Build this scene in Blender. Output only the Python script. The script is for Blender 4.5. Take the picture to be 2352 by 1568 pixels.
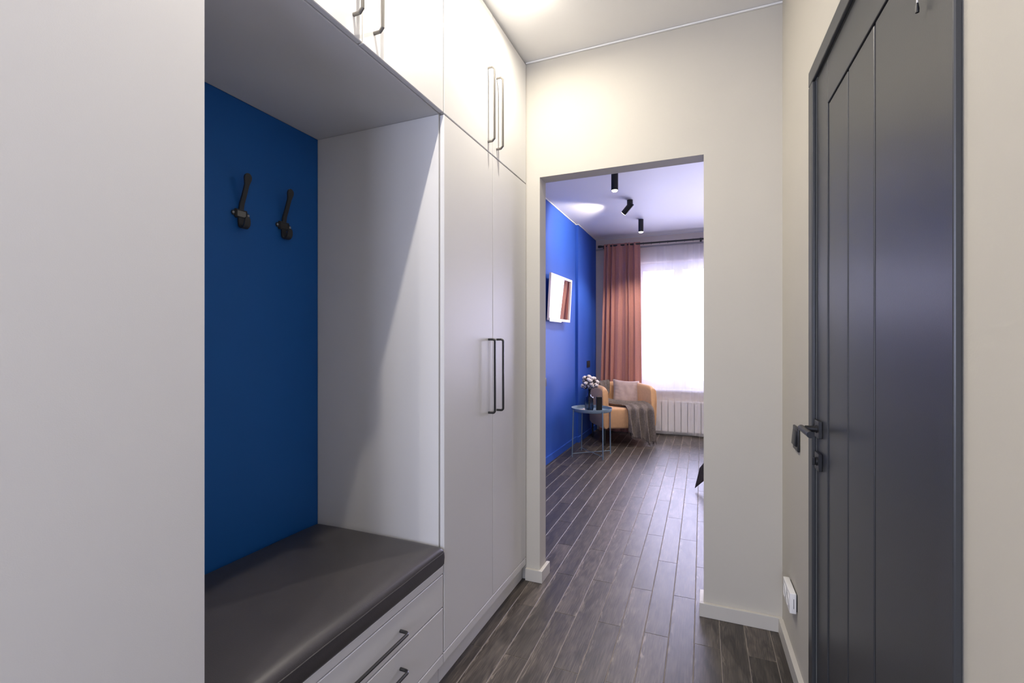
import bpy, bmesh, math, random
from mathutils import Vector, Matrix
D = bpy.data
SC = bpy.context.scene
COL = SC.collection
for o in list(D.objects):
    D.objects.remove(o, do_unlink=True)
rnd = random.Random(7)
PI = math.pi

# ------------------------------------------------------------------ camera
H = 1.25
cam = D.cameras.new('camera'); cam.sensor_width = 36.0
cam.lens = 36.0 * 1094.0 / 2352.0
cam.shift_y = 1.5 / 2352.0
cam.clip_start = 0.02; cam.clip_end = 100
co = D.objects.new('camera', cam); COL.objects.link(co)
co.location = (0, 0, H); co.rotation_euler = (PI / 2, 0, math.radians(22.63))
SC.camera = co

# ------------------------------------------------------------------ world, light, exposure
SC.view_settings.view_transform = 'Standard'
SC.view_settings.look = 'None'
SC.view_settings.gamma = 1.0
SC.view_settings.use_curve_mapping = False
SC.view_settings.exposure = 0.5
W = D.worlds.new('sky'); SC.world = W; W.use_nodes = True
bg = W.node_tree.nodes['Background']
bg.inputs[0].default_value = (0.80, 0.88, 1.0, 1); bg.inputs[1].default_value = 2.6

def area_light(name, loc, rot, sx, sy, power, color):
    l = D.lights.new(name, 'AREA'); l.shape = 'RECTANGLE'; l.size = sx; l.size_y = sy
    l.energy = power; l.color = color
    o = D.objects.new(name, l); COL.objects.link(o); o.location = loc; o.rotation_euler = rot
    return o
DAY = (0.68, 0.645, 1.0)
# daylight outside the bedroom window and cool fill outside an unseen, added rear window
area_light('daylight_bedroom', (0.25, 7.35, 1.55), (-PI / 2, 0, 0), 2.6, 2.0, 200, DAY)
area_light('daylight_fill_hall', (-0.35, -2.35, 1.55), (PI / 2, 0, 0), 1.5, 1.7, 60, (0.60, 0.66, 1.0))
LAMP_HALL = 6.6
LAMP_COL = (1.0, 0.92, 0.80)
SPOT_POWER = 55.0

# ------------------------------------------------------------------ materials
def mat(name, color, rough=0.6, spec=0.5, metal=0.0, var=0.0, vscale=8.0, bump=0.0, bscale=300.0, coat=0.0, emis=None, estr=0.0, sheen=0.0):
    m = D.materials.new(name); m.use_nodes = True
    nt = m.node_tree; b = nt.nodes['Principled BSDF']
    b.inputs['Base Color'].default_value = (*color, 1)
    b.inputs['Roughness'].default_value = rough
    b.inputs['Specular IOR Level'].default_value = spec
    b.inputs['Metallic'].default_value = metal
    if coat: b.inputs['Coat Weight'].default_value = coat
    if sheen: b.inputs['Sheen Weight'].default_value = sheen
    tc = nt.nodes.new('ShaderNodeTexCoord')
    if var:
        n = nt.nodes.new('ShaderNodeTexNoise'); n.inputs['Scale'].default_value = vscale; n.inputs['Detail'].default_value = 4
        r = nt.nodes.new('ShaderNodeMapRange'); r.inputs[1].default_value = 0.3; r.inputs[2].default_value = 0.7
        r.inputs[3].default_value = 1 - var; r.inputs[4].default_value = 1 + var
        x = nt.nodes.new('ShaderNodeVectorMath'); x.operation = 'SCALE'; x.inputs[0].default_value = color
        nt.links.new(tc.outputs['Object'], n.inputs['Vector']); nt.links.new(n.outputs['Fac'], r.inputs[0])
        nt.links.new(r.outputs[0], x.inputs['Scale']); nt.links.new(x.outputs[0], b.inputs['Base Color'])
    if bump:
        n = nt.nodes.new('ShaderNodeTexNoise'); n.inputs['Scale'].default_value = bscale; n.inputs['Detail'].default_value = 3
        bp = nt.nodes.new('ShaderNodeBump'); bp.inputs['Strength'].default_value = bump; bp.inputs['Distance'].default_value = 0.001
        nt.links.new(tc.outputs['Object'], n.inputs['Vector']); nt.links.new(n.outputs['Fac'], bp.inputs['Height'])
        nt.links.new(bp.outputs[0], b.inputs['Normal'])
    if emis:
        b.inputs['Emission Color'].default_value = (*emis, 1); b.inputs['Emission Strength'].default_value = estr
    return m

M_WALL = mat('greige_wall_paint', (0.53, 0.503, 0.440), 0.75, 0.25, var=0.015, vscale=3, bump=0.12, bscale=260)
M_CEIL = mat('white_ceiling', (0.80, 0.79, 0.775), 0.55, 0.3)
M_SKIRT = mat('skirting_paint', (0.56, 0.535, 0.48), 0.45, 0.4)
M_CAB = mat('matt_white_laminate', (0.74, 0.73, 0.715), 0.42, 0.45, bump=0.10, bscale=500)
M_CABIN = mat('laminate_carcass', (0.74, 0.73, 0.72), 0.55, 0.35, bump=0.10, bscale=500)
M_WALLW = mat('beige_window_wall', (0.76, 0.68, 0.60), 0.75, 0.25, var=0.015, vscale=3)
M_BLUEP = mat('blue_panel_paint', (0.010, 0.115, 0.42), 0.55, 0.3, var=0.02, vscale=5)
M_BLUEW = mat('blue_wall_paint', (0.023, 0.090, 0.44), 0.6, 0.3, var=0.02, vscale=4, bump=0.1)
M_LEATHER = mat('charcoal_leatherette', (0.060, 0.055, 0.056), 0.40, 0.5, var=0.10, vscale=5, bump=0.35, bscale=420)
M_BLACK = mat('black_metal', (0.022, 0.022, 0.022), 0.38, 0.5)
M_BLACKP = mat('black_plastic', (0.015, 0.015, 0.016), 0.38, 0.5)
M_HOOK = mat('dark_hook_iron', (0.030, 0.032, 0.036), 0.5, 0.5, bump=0.3, bscale=200)
M_STEEL = mat('screw_steel', (0.42, 0.43, 0.45), 0.3, 0.5, metal=0.8)
M_NICKEL = mat('brushed_gunmetal', (0.20, 0.19, 0.175), 0.35, 0.5, metal=0.85)
M_INLAY = mat('hook_inlay_light', (0.20, 0.20, 0.195), 0.5, 0.4)
M_INLAYD = mat('hook_inlay_dark', (0.045, 0.045, 0.045), 0.55, 0.4)
M_DOOR = mat('anthracite_door_paint', (0.044, 0.046, 0.049), 0.34, 0.5, bump=0.12, bscale=420)
M_WHITEP = mat('white_plastic', (0.80, 0.79, 0.77), 0.3, 0.5)
M_PVC = mat('white_window_frame', (0.80, 0.80, 0.82), 0.35, 0.5)
M_RAD = mat('radiator_enamel', (0.74, 0.72, 0.70), 0.35, 0.5)
M_GROUT = mat('floor_grout', (0.27, 0.235, 0.20), 0.85, 0.2, var=0.15, vscale=20)
M_ORANGE = mat('ochre_upholstery', (0.60, 0.345, 0.18), 0.85, 0.2, var=0.05, vscale=25, bump=0.4, bscale=700, sheen=0.3)
M_PILLOW = mat('dusty_pink_velvet', (0.40, 0.30, 0.275), 0.8, 0.2, var=0.10, vscale=18, bump=0.3, bscale=500, sheen=0.4)
M_THROW = mat('taupe_wool_throw', (0.165, 0.138, 0.122), 0.95, 0.1, var=0.22, vscale=60, bump=0.8, bscale=600)
M_SALMON = mat('terracotta_curtain', (0.52, 0.245, 0.20), 0.9, 0.1, var=0.04, vscale=60, bump=0.3, bscale=600, sheen=0.2)
M_TABLE = mat('grey_blue_table_enamel', (0.17, 0.24, 0.31), 0.4, 0.5)
M_CANDLE = mat('black_candle_wax', (0.012, 0.010, 0.009), 0.6, 0.3)
M_TAN = mat('tan_raffia', (0.45, 0.28, 0.15), 0.8, 0.2)
M_CARD = mat('printed_card', (0.62, 0.50, 0.42), 0.6, 0.3, var=0.35, vscale=45)
M_CARD2 = mat('grey_printed_card', (0.30, 0.30, 0.32), 0.5, 0.3, var=0.5, vscale=40)
M_COTTON = mat('cotton_fluff', (0.80, 0.72, 0.69), 0.95, 0.1, bump=0.5, bscale=300)
M_CALYX = mat('dried_calyx', (0.035, 0.02, 0.018), 0.8, 0.2)
M_BED = mat('dark_bedspread', (0.028, 0.024, 0.028), 0.9, 0.1, var=0.15, vscale=30, bump=0.3, bscale=400)
M_SHEET = mat('grey_bed_base', (0.25, 0.24, 0.24), 0.9, 0.1, var=0.08, vscale=30)
M_MIRFR = mat('white_pink_frame', (0.80, 0.68, 0.66), 0.35, 0.5)
M_LED = mat('lamp_diffuser', (0.9, 0.9, 0.85), 0.5, 0.2, emis=(1.0, 0.93, 0.80), estr=9.0)
M_CORD = mat('white_cord', (0.70, 0.68, 0.64), 0.5, 0.4)
M_RODG = mat('grey_track', (0.33, 0.31, 0.30), 0.5, 0.4)

M_MIRROR = mat('mirror_silver', (0.86, 0.88, 0.90), 0.015, 0.5, metal=1.0)

def glass_mat(name, color, rough=0.02, ior=1.45):
    m = D.materials.new(name); m.use_nodes = True; b = m.node_tree.nodes['Principled BSDF']
    b.inputs['Base Color'].default_value = (*color, 1); b.inputs['Roughness'].default_value = rough
    b.inputs['Transmission Weight'].default_value = 1.0; b.inputs['IOR'].default_value = ior
    return m
M_VASE = glass_mat('smoky_blue_glass', (0.28, 0.36, 0.47), 0.04)
M_CLEAR = glass_mat('clear_glass', (0.95, 0.96, 0.98), 0.02)

def pane_mat():
    m = D.materials.new('window_glass'); m.use_nodes = True; nt = m.node_tree
    nt.nodes.remove(nt.nodes['Principled BSDF']); out = nt.nodes['Material Output']
    t = nt.nodes.new('ShaderNodeBsdfTransparent'); g = nt.nodes.new('ShaderNodeBsdfGlossy'); g.inputs['Roughness'].default_value = 0.02
    mx = nt.nodes.new('ShaderNodeMixShader'); fr = nt.nodes.new('ShaderNodeFresnel'); fr.inputs[0].default_value = 1.45
    nt.links.new(fr.outputs[0], mx.inputs[0]); nt.links.new(t.outputs[0], mx.inputs[1]); nt.links.new(g.outputs[0], mx.inputs[2])
    nt.links.new(mx.outputs[0], out.inputs[0]); return m
M_PANE = pane_mat()

def sheer_mat():
    m = D.materials.new('sheer_voile'); m.use_nodes = True; nt = m.node_tree
    nt.nodes.remove(nt.nodes['Principled BSDF']); out = nt.nodes['Material Output']
    t = nt.nodes.new('ShaderNodeBsdfTransparent')
    d = nt.nodes.new('ShaderNodeBsdfDiffuse'); d.inputs[0].default_value = (0.82, 0.80, 0.82, 1)
    l = nt.nodes.new('ShaderNodeBsdfTranslucent'); l.inputs[0].default_value = (0.86, 0.85, 0.90, 1)
    mx = nt.nodes.new('ShaderNodeMixShader'); mx.inputs[0].default_value = 0.55
    nt.links.new(d.outputs[0], mx.inputs[1]); nt.links.new(l.outputs[0], mx.inputs[2])
    lw = nt.nodes.new('ShaderNodeLayerWeight'); lw.inputs[0].default_value = 0.45
    r = nt.nodes.new('ShaderNodeMapRange'); r.inputs[3].default_value = 0.30; r.inputs[4].default_value = 0.75
    nt.links.new(lw.outputs['Facing'], r.inputs[0])
    m2 = nt.nodes.new('ShaderNodeMixShader'); nt.links.new(r.outputs[0], m2.inputs[0])
    nt.links.new(t.outputs[0], m2.inputs[1]); nt.links.new(mx.outputs[0], m2.inputs[2])
    nt.links.new(m2.outputs[0], out.inputs[0]); return m
M_SHEER = sheer_mat()

def plank_mat():
    m = D.materials.new('wood_look_floor_tile'); m.use_nodes = True; nt = m.node_tree; b = nt.nodes['Principled BSDF']
    N = nt.nodes.new; L = nt.links.new
    tc = N('ShaderNodeTexCoord'); oi = N('ShaderNodeObjectInfo')
    mul = N('ShaderNodeMath'); mul.operation = 'MULTIPLY'; mul.inputs[1].default_value = 57.0; L(oi.outputs['Random'], mul.inputs[0])
    cb = N('ShaderNodeCombineXYZ'); L(mul.outputs[0], cb.inputs[0]); L(mul.outputs[0], cb.inputs[1])
    ad = N('ShaderNodeVectorMath'); L(tc.outputs['Object'], ad.inputs[0]); L(cb.outputs[0], ad.inputs[1])
    def noise(sx, sy, det, dist=0.0, scale=1.0):
        mp = N('ShaderNodeMapping'); mp.inputs['Scale'].default_value = (sx, sy, 1); L(ad.outputs[0], mp.inputs[0])
        n = N('ShaderNodeTexNoise'); n.inputs['Scale'].default_value = scale; n.inputs['Detail'].default_value = det
        n.inputs['Distortion'].default_value = dist; L(mp.outputs[0], n.inputs['Vector']); return n
    fine = noise(240, 11, 5, 0.6); broad = noise(22, 5, 3, 1.2); blotch = noise(12, 4, 2)
    def ramp(src, a, ca, bb, cbb):
        r = N('ShaderNodeValToRGB'); r.color_ramp.elements[0].position = a; r.color_ramp.elements[0].color = (*ca, 1)
        r.color_ramp.elements[1].position = bb; r.color_ramp.elements[1].color = (*cbb, 1); L(src, r.inputs[0]); return r
    base = ramp(broad.outputs['Fac'], 0.30, (0.030, 0.025, 0.0215), 0.72, (0.092, 0.077, 0.066))
    streak = ramp(fine.outputs['Fac'], 0.38, (0.60, 0.60, 0.60), 0.68, (1.55, 1.50, 1.42))
    mx = N('ShaderNodeMixRGB'); mx.blend_type = 'MULTIPLY'; mx.inputs[0].default_value = 1.0
    L(base.outputs[0], mx.inputs[1]); L(streak.outputs[0], mx.inputs[2])
    bl = ramp(blotch.outputs['Fac'], 0.56, (0, 0, 0), 0.80, (0.40, 0.40, 0.40))
    m2 = N('ShaderNodeMixRGB'); L(bl.outputs[0], m2.inputs[0]); L(mx.outputs[0], m2.inputs[1]); m2.inputs[2].default_value = (0.16, 0.138, 0.118, 1)
    sx = N('ShaderNodeSeparateXYZ'); L(tc.outputs['Object'], sx.inputs[0])
    ab = N('ShaderNodeMath'); ab.operation = 'ABSOLUTE'; L(sx.outputs[0], ab.inputs[0])
    eg = N('ShaderNodeMapRange'); eg.inputs[1].default_value = 0.034; eg.inputs[2].default_value = 0.050; L(ab.outputs[0], eg.inputs[0])
    wear = noise(60, 9, 4, 1.5); wr = ramp(wear.outputs['Fac'], 0.52, (0, 0, 0), 0.66, (0.75, 0.75, 0.75))
    em = N('ShaderNodeMath'); em.operation = 'MULTIPLY'; L(eg.outputs[0], em.inputs[0]); L(wr.outputs[0], em.inputs[1])
    m3 = N('ShaderNodeMixRGB'); L(em.outputs[0], m3.inputs[0]); L(m2.outputs[0], m3.inputs[1]); m3.inputs[2].default_value = (0.24, 0.205, 0.165, 1)
    rr = N('ShaderNodeMapRange'); rr.inputs[3].default_value = 0.68; rr.inputs[4].default_value = 1.25; L(oi.outputs['Random'], rr.inputs[0])
    sc = N('ShaderNodeVectorMath'); sc.operation = 'SCALE'; L(m3.outputs[0], sc.inputs[0]); L(rr.outputs[0], sc.inputs['Scale'])
    L(sc.outputs[0], b.inputs['Base Color'])
    r2 = N('ShaderNodeMapRange'); r2.inputs[3].default_value = 0.33; r2.inputs[4].default_value = 0.48; L(fine.outputs['Fac'], r2.inputs[0])
    L(r2.outputs[0], b.inputs['Roughness'])
    bp = N('ShaderNodeBump'); bp.inputs['Strength'].default_value = 0.16; bp.inputs['Distance'].default_value = 0.001
    L(fine.outputs['Fac'], bp.inputs['Height']); L(bp.outputs[0], b.inputs['Normal'])
    b.inputs['Specular IOR Level'].default_value = 0.55
    return m
M_PLANK = plank_mat()

# ------------------------------------------------------------------ mesh helpers
class MB:
    """collects shapes into one mesh"""
    def __init__(s): s.bm = bmesh.new()
    def box(s, x0, x1, y0, y1, z0, z1, bev=0.0, seg=2):
        if bev == 0.0012: bev, seg = 0.0019, 1
        t = bmesh.new()
        r = bmesh.ops.create_cube(t, size=1.0)
        bmesh.ops.scale(t, vec=(abs(x1 - x0), abs(y1 - y0), abs(z1 - z0)), verts=t.verts)
        bmesh.ops.translate(t, vec=((x0 + x1) / 2, (y0 + y1) / 2, (z0 + z1) / 2), verts=t.verts)
        if bev: bmesh.ops.bevel(t, geom=t.edges[:], offset=bev, segments=seg, affect='EDGES', profile=0.5)
        s.add(t); return s
    def add(s, t, M=None):
        if M is not None: bmesh.ops.transform(t, matrix=M, verts=t.verts)
        me = D.meshes.new('tmp'); t.to_mesh(me); t.free(); s.bm.from_mesh(me); D.meshes.remove(me)
    def tube(s, pts, r, n=10, cap=True, rr=None, flat=1.0, phase=0.0):
        pts = [Vector(p) for p in pts]; t = bmesh.new(); rings = []
        prev = None
        for i, p in enumerate(pts):
            if i == 0: d = pts[1] - p
            elif i == len(pts) - 1: d = p - pts[i - 1]
            else: d = (pts[i + 1] - p).normalized() + (p - pts[i - 1]).normalized()
            d.normalize()
            if prev is None:
                a = Vector((0, 0, 1)) if abs(d.z) < 0.9 else Vector((1, 0, 0))
                u = a.cross(d).normalized()
            else:
                u = (prev - d * prev.dot(d)).normalized()
            prev = u; v = d.cross(u)
            R = rr[i] if rr else r
            rings.append([t.verts.new(p + u * R * math.cos(phase + 2 * PI * k / n) + v * R * flat * math.sin(phase + 2 * PI * k / n)) for k in range(n)])
        for a, b in zip(rings, rings[1:]):
            for k in range(n): t.faces.new((a[k], a[(k + 1) % n], b[(k + 1) % n], b[k]))
        if cap:
            t.faces.new(rings[0][::-1]); t.faces.new(rings[-1])
        bmesh.ops.recalc_face_normals(t, faces=t.faces)
        s.add(t); return s
    def lathe(s, prof, c=(0, 0, 0), n=32, M=None, ribs=0, ramp=0.0, rz=(0, 0)):
        t = bmesh.new(); rings = []
        for r, z in prof:
            ring = []
            for k in range(n):
                a = 2 * PI * k / n; q = r
                if ribs and rz[0] <= z <= rz[1]: q = r + ramp * abs(math.cos(a * ribs / 2)) - ramp
                ring.append(t.verts.new((c[0] + q * math.cos(a), c[1] + q * math.sin(a), c[2] + z)))
            rings.append(ring)
        for a, b in zip(rings, rings[1:]):
            for k in range(n): t.faces.new((a[k], a[(k + 1) % n], b[(k + 1) % n], b[k]))
        if prof[0][0] > 1e-6: t.faces.new(rings[0][::-1])
        if prof[-1][0] > 1e-6: t.faces.new(rings[-1])
        bmesh.ops.remove_doubles(t, verts=t.verts, dist=1e-6)
        bmesh.ops.recalc_face_normals(t, faces=t.faces)
        s.add(t, M); return s
    def prism(s, poly, z0, z1, M=None, bev=0.0):
        t = bmesh.new()
        a = [t.verts.new((x, y, z0)) for x, y in poly]; b = [t.verts.new((x, y, z1)) for x, y in poly]
        t.faces.new(a[::-1]); t.faces.new(b)
        for k in range(len(poly)): t.faces.new((a[k], a[(k + 1) % len(poly)], b[(k + 1) % len(poly)], b[k]))
        bmesh.ops.recalc_face_normals(t, faces=t.faces)
        if bev: bmesh.ops.bevel(t, geom=t.edges[:], offset=bev, segments=2, affect='EDGES', profile=0.5)
        s.add(t, M); return s
    def grid(s, f, nu, nv, closed=False, thick=0.0):
        t = bmesh.new(); V = [[t.verts.new(f(i / nu, j / nv)) for j in range(nv + 1)] for i in range(nu + 1)]
        for i in range(nu):
            for j in range(nv): t.faces.new((V[i][j], V[i + 1][j], V[i + 1][j + 1], V[i][j + 1]))
        if closed: bmesh.ops.remove_doubles(t, verts=t.verts, dist=1e-5)
        bmesh.ops.recalc_face_normals(t, faces=t.faces)
        if thick: s.thick = thick
        s.add(t); return s
    def sphere(s, c, r, sub=2, sc=(1, 1, 1)):
        t = bmesh.new(); bmesh.ops.create_icosphere(t, subdivisions=sub, radius=r)
        bmesh.ops.scale(t, vec=sc, verts=t.verts); bmesh.ops.translate(t, vec=c, verts=t.verts); s.add(t); return s
    def mesh(s, name, m, smooth=False):
        me = D.meshes.new(name); s.bm.to_mesh(me); s.bm.free()
        if m: me.materials.append(m)
        if smooth:
            me.polygons.foreach_set('use_smooth', [True] * len(me.polygons))
            if smooth != 'all': me.set_sharp_from_angle(angle=math.radians(smooth if smooth is not True else 40))
        return me
    def obj(s, name, m, parent=None, smooth=False, loc=None, rz=None):
        o = D.objects.new(name, s.mesh(name, m, smooth)); COL.objects.link(o)
        if getattr(s, 'thick', 0):
            md = o.modifiers.new('thickness', 'SOLIDIFY'); md.thickness = s.thick; md.offset = 0
        if parent: o.parent = parent
        if loc is not None: o.location = loc
        if rz is not None: o.rotation_euler = (0, 0, rz)
        return o

def tag(o, label, cat, group=None):
    o['label'] = label; o['category'] = cat
    if group: o['group'] = group
    return o
def thing(name, label, cat, loc=(0, 0, 0), rz=0.0, group=None):
    o = D.objects.new(name, None); o.empty_display_size = 0.05; COL.objects.link(o)
    o.location = loc; o.rotation_euler = (0, 0, rz); return tag(o, label, cat, group)
def struct(name, mb, m, smooth=False):
    o = mb.obj(name, m, None, smooth); o['kind'] = 'structure'; return o
def copy_tree(o, parent=None):
    c = o.copy(); COL.objects.link(c); c.parent = parent
    for ch in list(o.children): copy_tree(ch, c)
    return c
def arc(c, a0, a1, r, n, f):
    return [f(c, a0 + (a1 - a0) * k / n, r) for k in range(n + 1)]

# ------------------------------------------------------------------ key dimensions
CEIL = 2.722
XC = -0.898            # front plane of the wardrobes
XB = -1.495            # back of the niche
YE = 2.352             # hall end wall
YE2 = 2.447
XL = -1.558            # bedroom left wall
YF = 6.81              # bedroom window wall
RM = 0.033             # the right hall wall leans 1.9 degrees
def xr(y): return 0.287 + RM * (YE - y)
YN = -2.2              # back end of the hall

# ------------------------------------------------------------------ floor with individual planks
fl = struct('floor', MB().box(-1.75, 2.75, YN - 0.05, 7.1, -0.08, -0.0014), M_GROUT)
PW, PL, GX, GY = 0.1008, 0.7262, 0.0027, 0.0016
SL = -0.0155
def plank_mesh(w, l, name='plank'):
    bm = bmesh.new(); c = 0.0012
    lo = [(-w / 2, 0), (w / 2, 0), (w / 2, l), (-w / 2, l)]
    hi = [(-w / 2 + c, c), (w / 2 - c, c), (w / 2 - c, l - c), (-w / 2 + c, l - c)]
    def sh(x, y, z): return (x + SL * y, y, z)
    A = [bm.verts.new(sh(x, y, -0.006)) for x, y in lo]; B = [bm.verts.new(sh(x, y, -0.0009)) for x, y in lo]; Cc = [bm.verts.new(sh(x, y, 0)) for x, y in hi]
    for k in range(4):
        q = (k + 1) % 4
        bm.faces.new((A[k], A[q], B[q], B[k])); bm.faces.new((B[k], B[q], Cc[q], Cc[k]))
    bm.faces.new(Cc)
    me = D.meshes.new(name); bm.to_mesh(me); bm.free(); me.materials.append(M_PLANK); return me
full = plank_mesh(PW - GX, PL - GY)
cut_cache = {}
def pm(w, l):
    k = (round(w, 3), round(l, 3))
    if abs(w - (PW - GX)) < 1e-4 and abs(l - (PL - GY)) < 1e-4: return full
    if k not in cut_cache: cut_cache[k] = plank_mesh(w, l)
    return cut_cache[k]
stuff_verts, stuff_faces = [], []
def lay(x, y0, y1, w, single):
    me = pm(w, y1 - y0)
    if single:
        o = D.objects.new('plank', me); COL.objects.link(o); o.parent = fl
        o.location = (x, y0, 0)
    else:
        b = len(stuff_verts)
        stuff_verts.extend([(v.co.x + x, v.co.y + y0, v.co.z) for v in me.vertices])
        stuff_faces.extend([tuple(b + i for i in p.vertices) for p in me.polygons])
nplank = 0
for r in range(-12, 29):
    # row between joint lines r and r+1; joint line k sits at x = -0.0625 - 0.1008 k (at y = 2.1)
    xm2 = -0.0625 + PW * (-r) - PW / 2 if False else -0.0625 - PW * r + PW / 2
    off = 2.117 if (r % 2 == 0) else 2.480
    for n in range(-7, 8):
        y0 = off + PL * n + GY / 2; y1 = off + PL * (n + 1) - GY / 2
        xm = xm2 + SL * (y0 - 2.1)
        if xm > 2.62 or xm < XL - 0.04: continue
        a, b = max(y0, YN + 0.002), min(y1, YF - 0.002)
        if b - a < 0.06: continue
        xa = xm2 + SL * (a - 2.1)
        w = PW - GX
        if a < 1.9 and (xm < -0.98 or xm > 0.62): continue     # only under walls and wardrobes
        single = (xm < 0.75) and b > 0.0
        if single: nplank += 1
        lay(xa, a, b, w, single)
me = D.meshes.new('plank_field'); me.from_pydata(stuff_verts, [], stuff_faces); me.materials.append(M_PLANK)
o = D.objects.new('plank_field', me); COL.objects.link(o); o.parent = fl; o['kind'] = 'stuff'
print('single planks', nplank)

# ------------------------------------------------------------------ shell of the hall and bedroom
struct('ceiling', MB().box(-1.75, 2.75, YN - 0.05, 7.1, CEIL, CEIL + 0.1), M_CEIL)
w = MB()
w.box(-1.75, -0.823, YE, YE2, 0, CEIL); w.box(-0.029, 2.75, YE, YE2, 0, CEIL); w.box(-0.823, -0.029, YE, YE2, 2.110, CEIL)
struct('wall_end', w, M_WALL)
# right hall wall (slightly askew)
w = MB()
for ya, yb, za, zb in ((YN, 0.912, 0, CEIL), (1.768, YE, 0, CEIL), (0.912, 1.768, 2.09, CEIL)):
    w.prism([(xr(yb), yb), (xr(ya), ya), (xr(ya) + 0.25, ya), (xr(yb) + 0.25, yb)], za, zb)
struct('wall_right', w, M_WALL)
struct('wall_left', MB().box(-1.75, -1.52, YN, YE, 0, CEIL), M_WALL)
w = MB(); w.box(-1.75, -1.05, YN - 0.12, YN, 0, CEIL); w.box(0.30, 0.75, YN - 0.12, YN, 0, CEIL)
w.box(-1.05, 0.30, YN - 0.12, YN, 0, 0.75); w.box(-1.05, 0.30, YN - 0.12, YN, 2.35, CEIL)
struct('wall_back', w, M_WALL)
w = MB()
for a in ((-1.05, -1.0, 0.75, 2.35), (0.25, 0.30, 0.75, 2.35), (-1.0, 0.25, 0.75, 0.80), (-1.0, 0.25, 2.30, 2.35), (-0.40, -0.35, 0.80, 2.30)):
    w.box(a[0], a[1], YN - 0.08, YN - 0.02, a[2], a[3], 0.004)
wf = struct('window_added', w, M_PVC)  # unseen window, added to let cool fill light into the hall
MB().box(-1.0, 0.25, YN - 0.055, YN - 0.045, 0.80, 2.30).obj('pane', M_PANE, wf)
# bedroom blue wall with a shallow projection
w = MB(); w.prism([(-1.75, YE2), (XL, YE2), (XL, 5.806), (-1.526, 5.806), (-1.526, YF), (-1.75, YF)], 0, CEIL)
struct('wall_bedroom_left', w, M_BLUEW)
struct('wall_bedroom_right', MB().box(2.60, 2.75, YE2, YF, 0, CEIL), M_WALL)
WX0, WX1, WZ0, WZ1 = -0.97, 1.45, 0.60, 2.355
w = MB(); w.box(-1.75, WX0, YF, 7.06, 0, CEIL); w.box(WX1, 2.75, YF, 7.06, 0, CEIL)
w.box(WX0, WX1, YF, 7.06, 0, WZ0 - 0.02); w.box(WX0, WX1, YF, 7.06, WZ1, CEIL)
struct('wall_window', w, M_WALLW)
w = MB(); yA, yB = 6.93, 6.99
for a in ((WX0, WX0 + 0.09, WZ0 + 0.1255, WZ1 - 0.1105), (WX1 - 0.09, WX1, WZ0 + 0.1255, WZ1 - 0.1105), (WX0, WX1, WZ1 - 0.11, WZ1), (WX0, WX1, WZ0, WZ0 + 0.125), (-0.47, -0.35, WZ0 + 0.1255, WZ1 - 0.1105), (0.52, 0.64, WZ0 + 0.1255, WZ1 - 0.1105)):
    w.box(a[0], a[1], yA, yB, a[2], a[3], 0.006)
wf = struct('window_1', w, M_PVC)
for a, b in ((WX0 + 0.09, -0.47), (-0.35, 0.52), (0.64, WX1 - 0.09)):
    MB().box(a, b, 6.957, 6.963, WZ0 + 0.125, WZ1 - 0.11).obj('pane', M_PANE, wf)
MB().box(WX0 + 0.002, WX1 - 0.002, 6.765, 6.93, WZ0 - 0.02, WZ0 + 0.005, 0.004).obj('sill', M_PVC, wf)
# door reveal lining is the wall itself; skirting
BH, BT = 0.062, 0.018
def skirt(name, pts, m=M_SKIRT, parent=None, h=BH):
    mb = MB()
    for (x0, y0, x1, y1, s) in pts:
        d = Vector((x1 - x0, y1 - y0)).normalized(); n = Vector((-d.y, d.x)) * BT * s
        mb.prism([(x0, y0), (x1, y1), (x1 + n.x, y1 + n.y), (x0 + n.x, y0 + n.y)], 0.0005, h, bev=0.0012)
    return struct(name, mb, m)
skirt('baseboard_end_left', [(-0.898, YE, -0.823 + BT, YE, -1), (-0.823, YE - 0.0005, -0.823, YE2 + BT, -1)])
skirt('baseboard_end_right', [(-0.029 - BT, YE, xr(YE) - 0.001, YE, -1), (-0.029, YE - 0.0005, -0.029, YE2 + BT, 1)])
skirt('baseboard_right', [(xr(YE - BT), YE - BT, xr(1.80), 1.803, -1)])
skirt('baseboard_right_near', [(xr(0.877), 0.877, xr(YN), YN, -1)])
bs = skirt('baseboard_bedroom_left', [(XL, YE2, XL, 5.806 - 0.0, -1), (XL, 5.806, -1.526 + BT, 5.806, -1), (-1.526, 5.806, -1.526, YF, -1)], M_BLUEW, h=0.072)
skirt('baseboard_window', [(-1.526, YF, 2.6, YF, -1)], M_SKIRT)
# thin ceiling beads
mb = MB(); mb.box(XC, xr(YE), YE - 0.010, YE, CEIL - 0.009, CEIL - 0.001, 0.002); struct('trim_1', mb, M_CEIL)
mb = MB(); mb.box(XL, XL + 0.010, YE2, 5.806, CEIL - 0.010, CEIL - 0.001, 0.002); mb.box(-1.526, -1.516, 5.80, YF, CEIL - 0.010, CEIL - 0.001, 0.002)
mb.box(XL, -1.516, 5.796, 5.806, CEIL - 0.010, CEIL - 0.001, 0.002); mb.box(-1.526, 2.6, YF - 0.010, YF, CEIL - 0.010, CEIL - 0.001, 0.002)
struct('trim_2', mb, M_CEIL)

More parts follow.
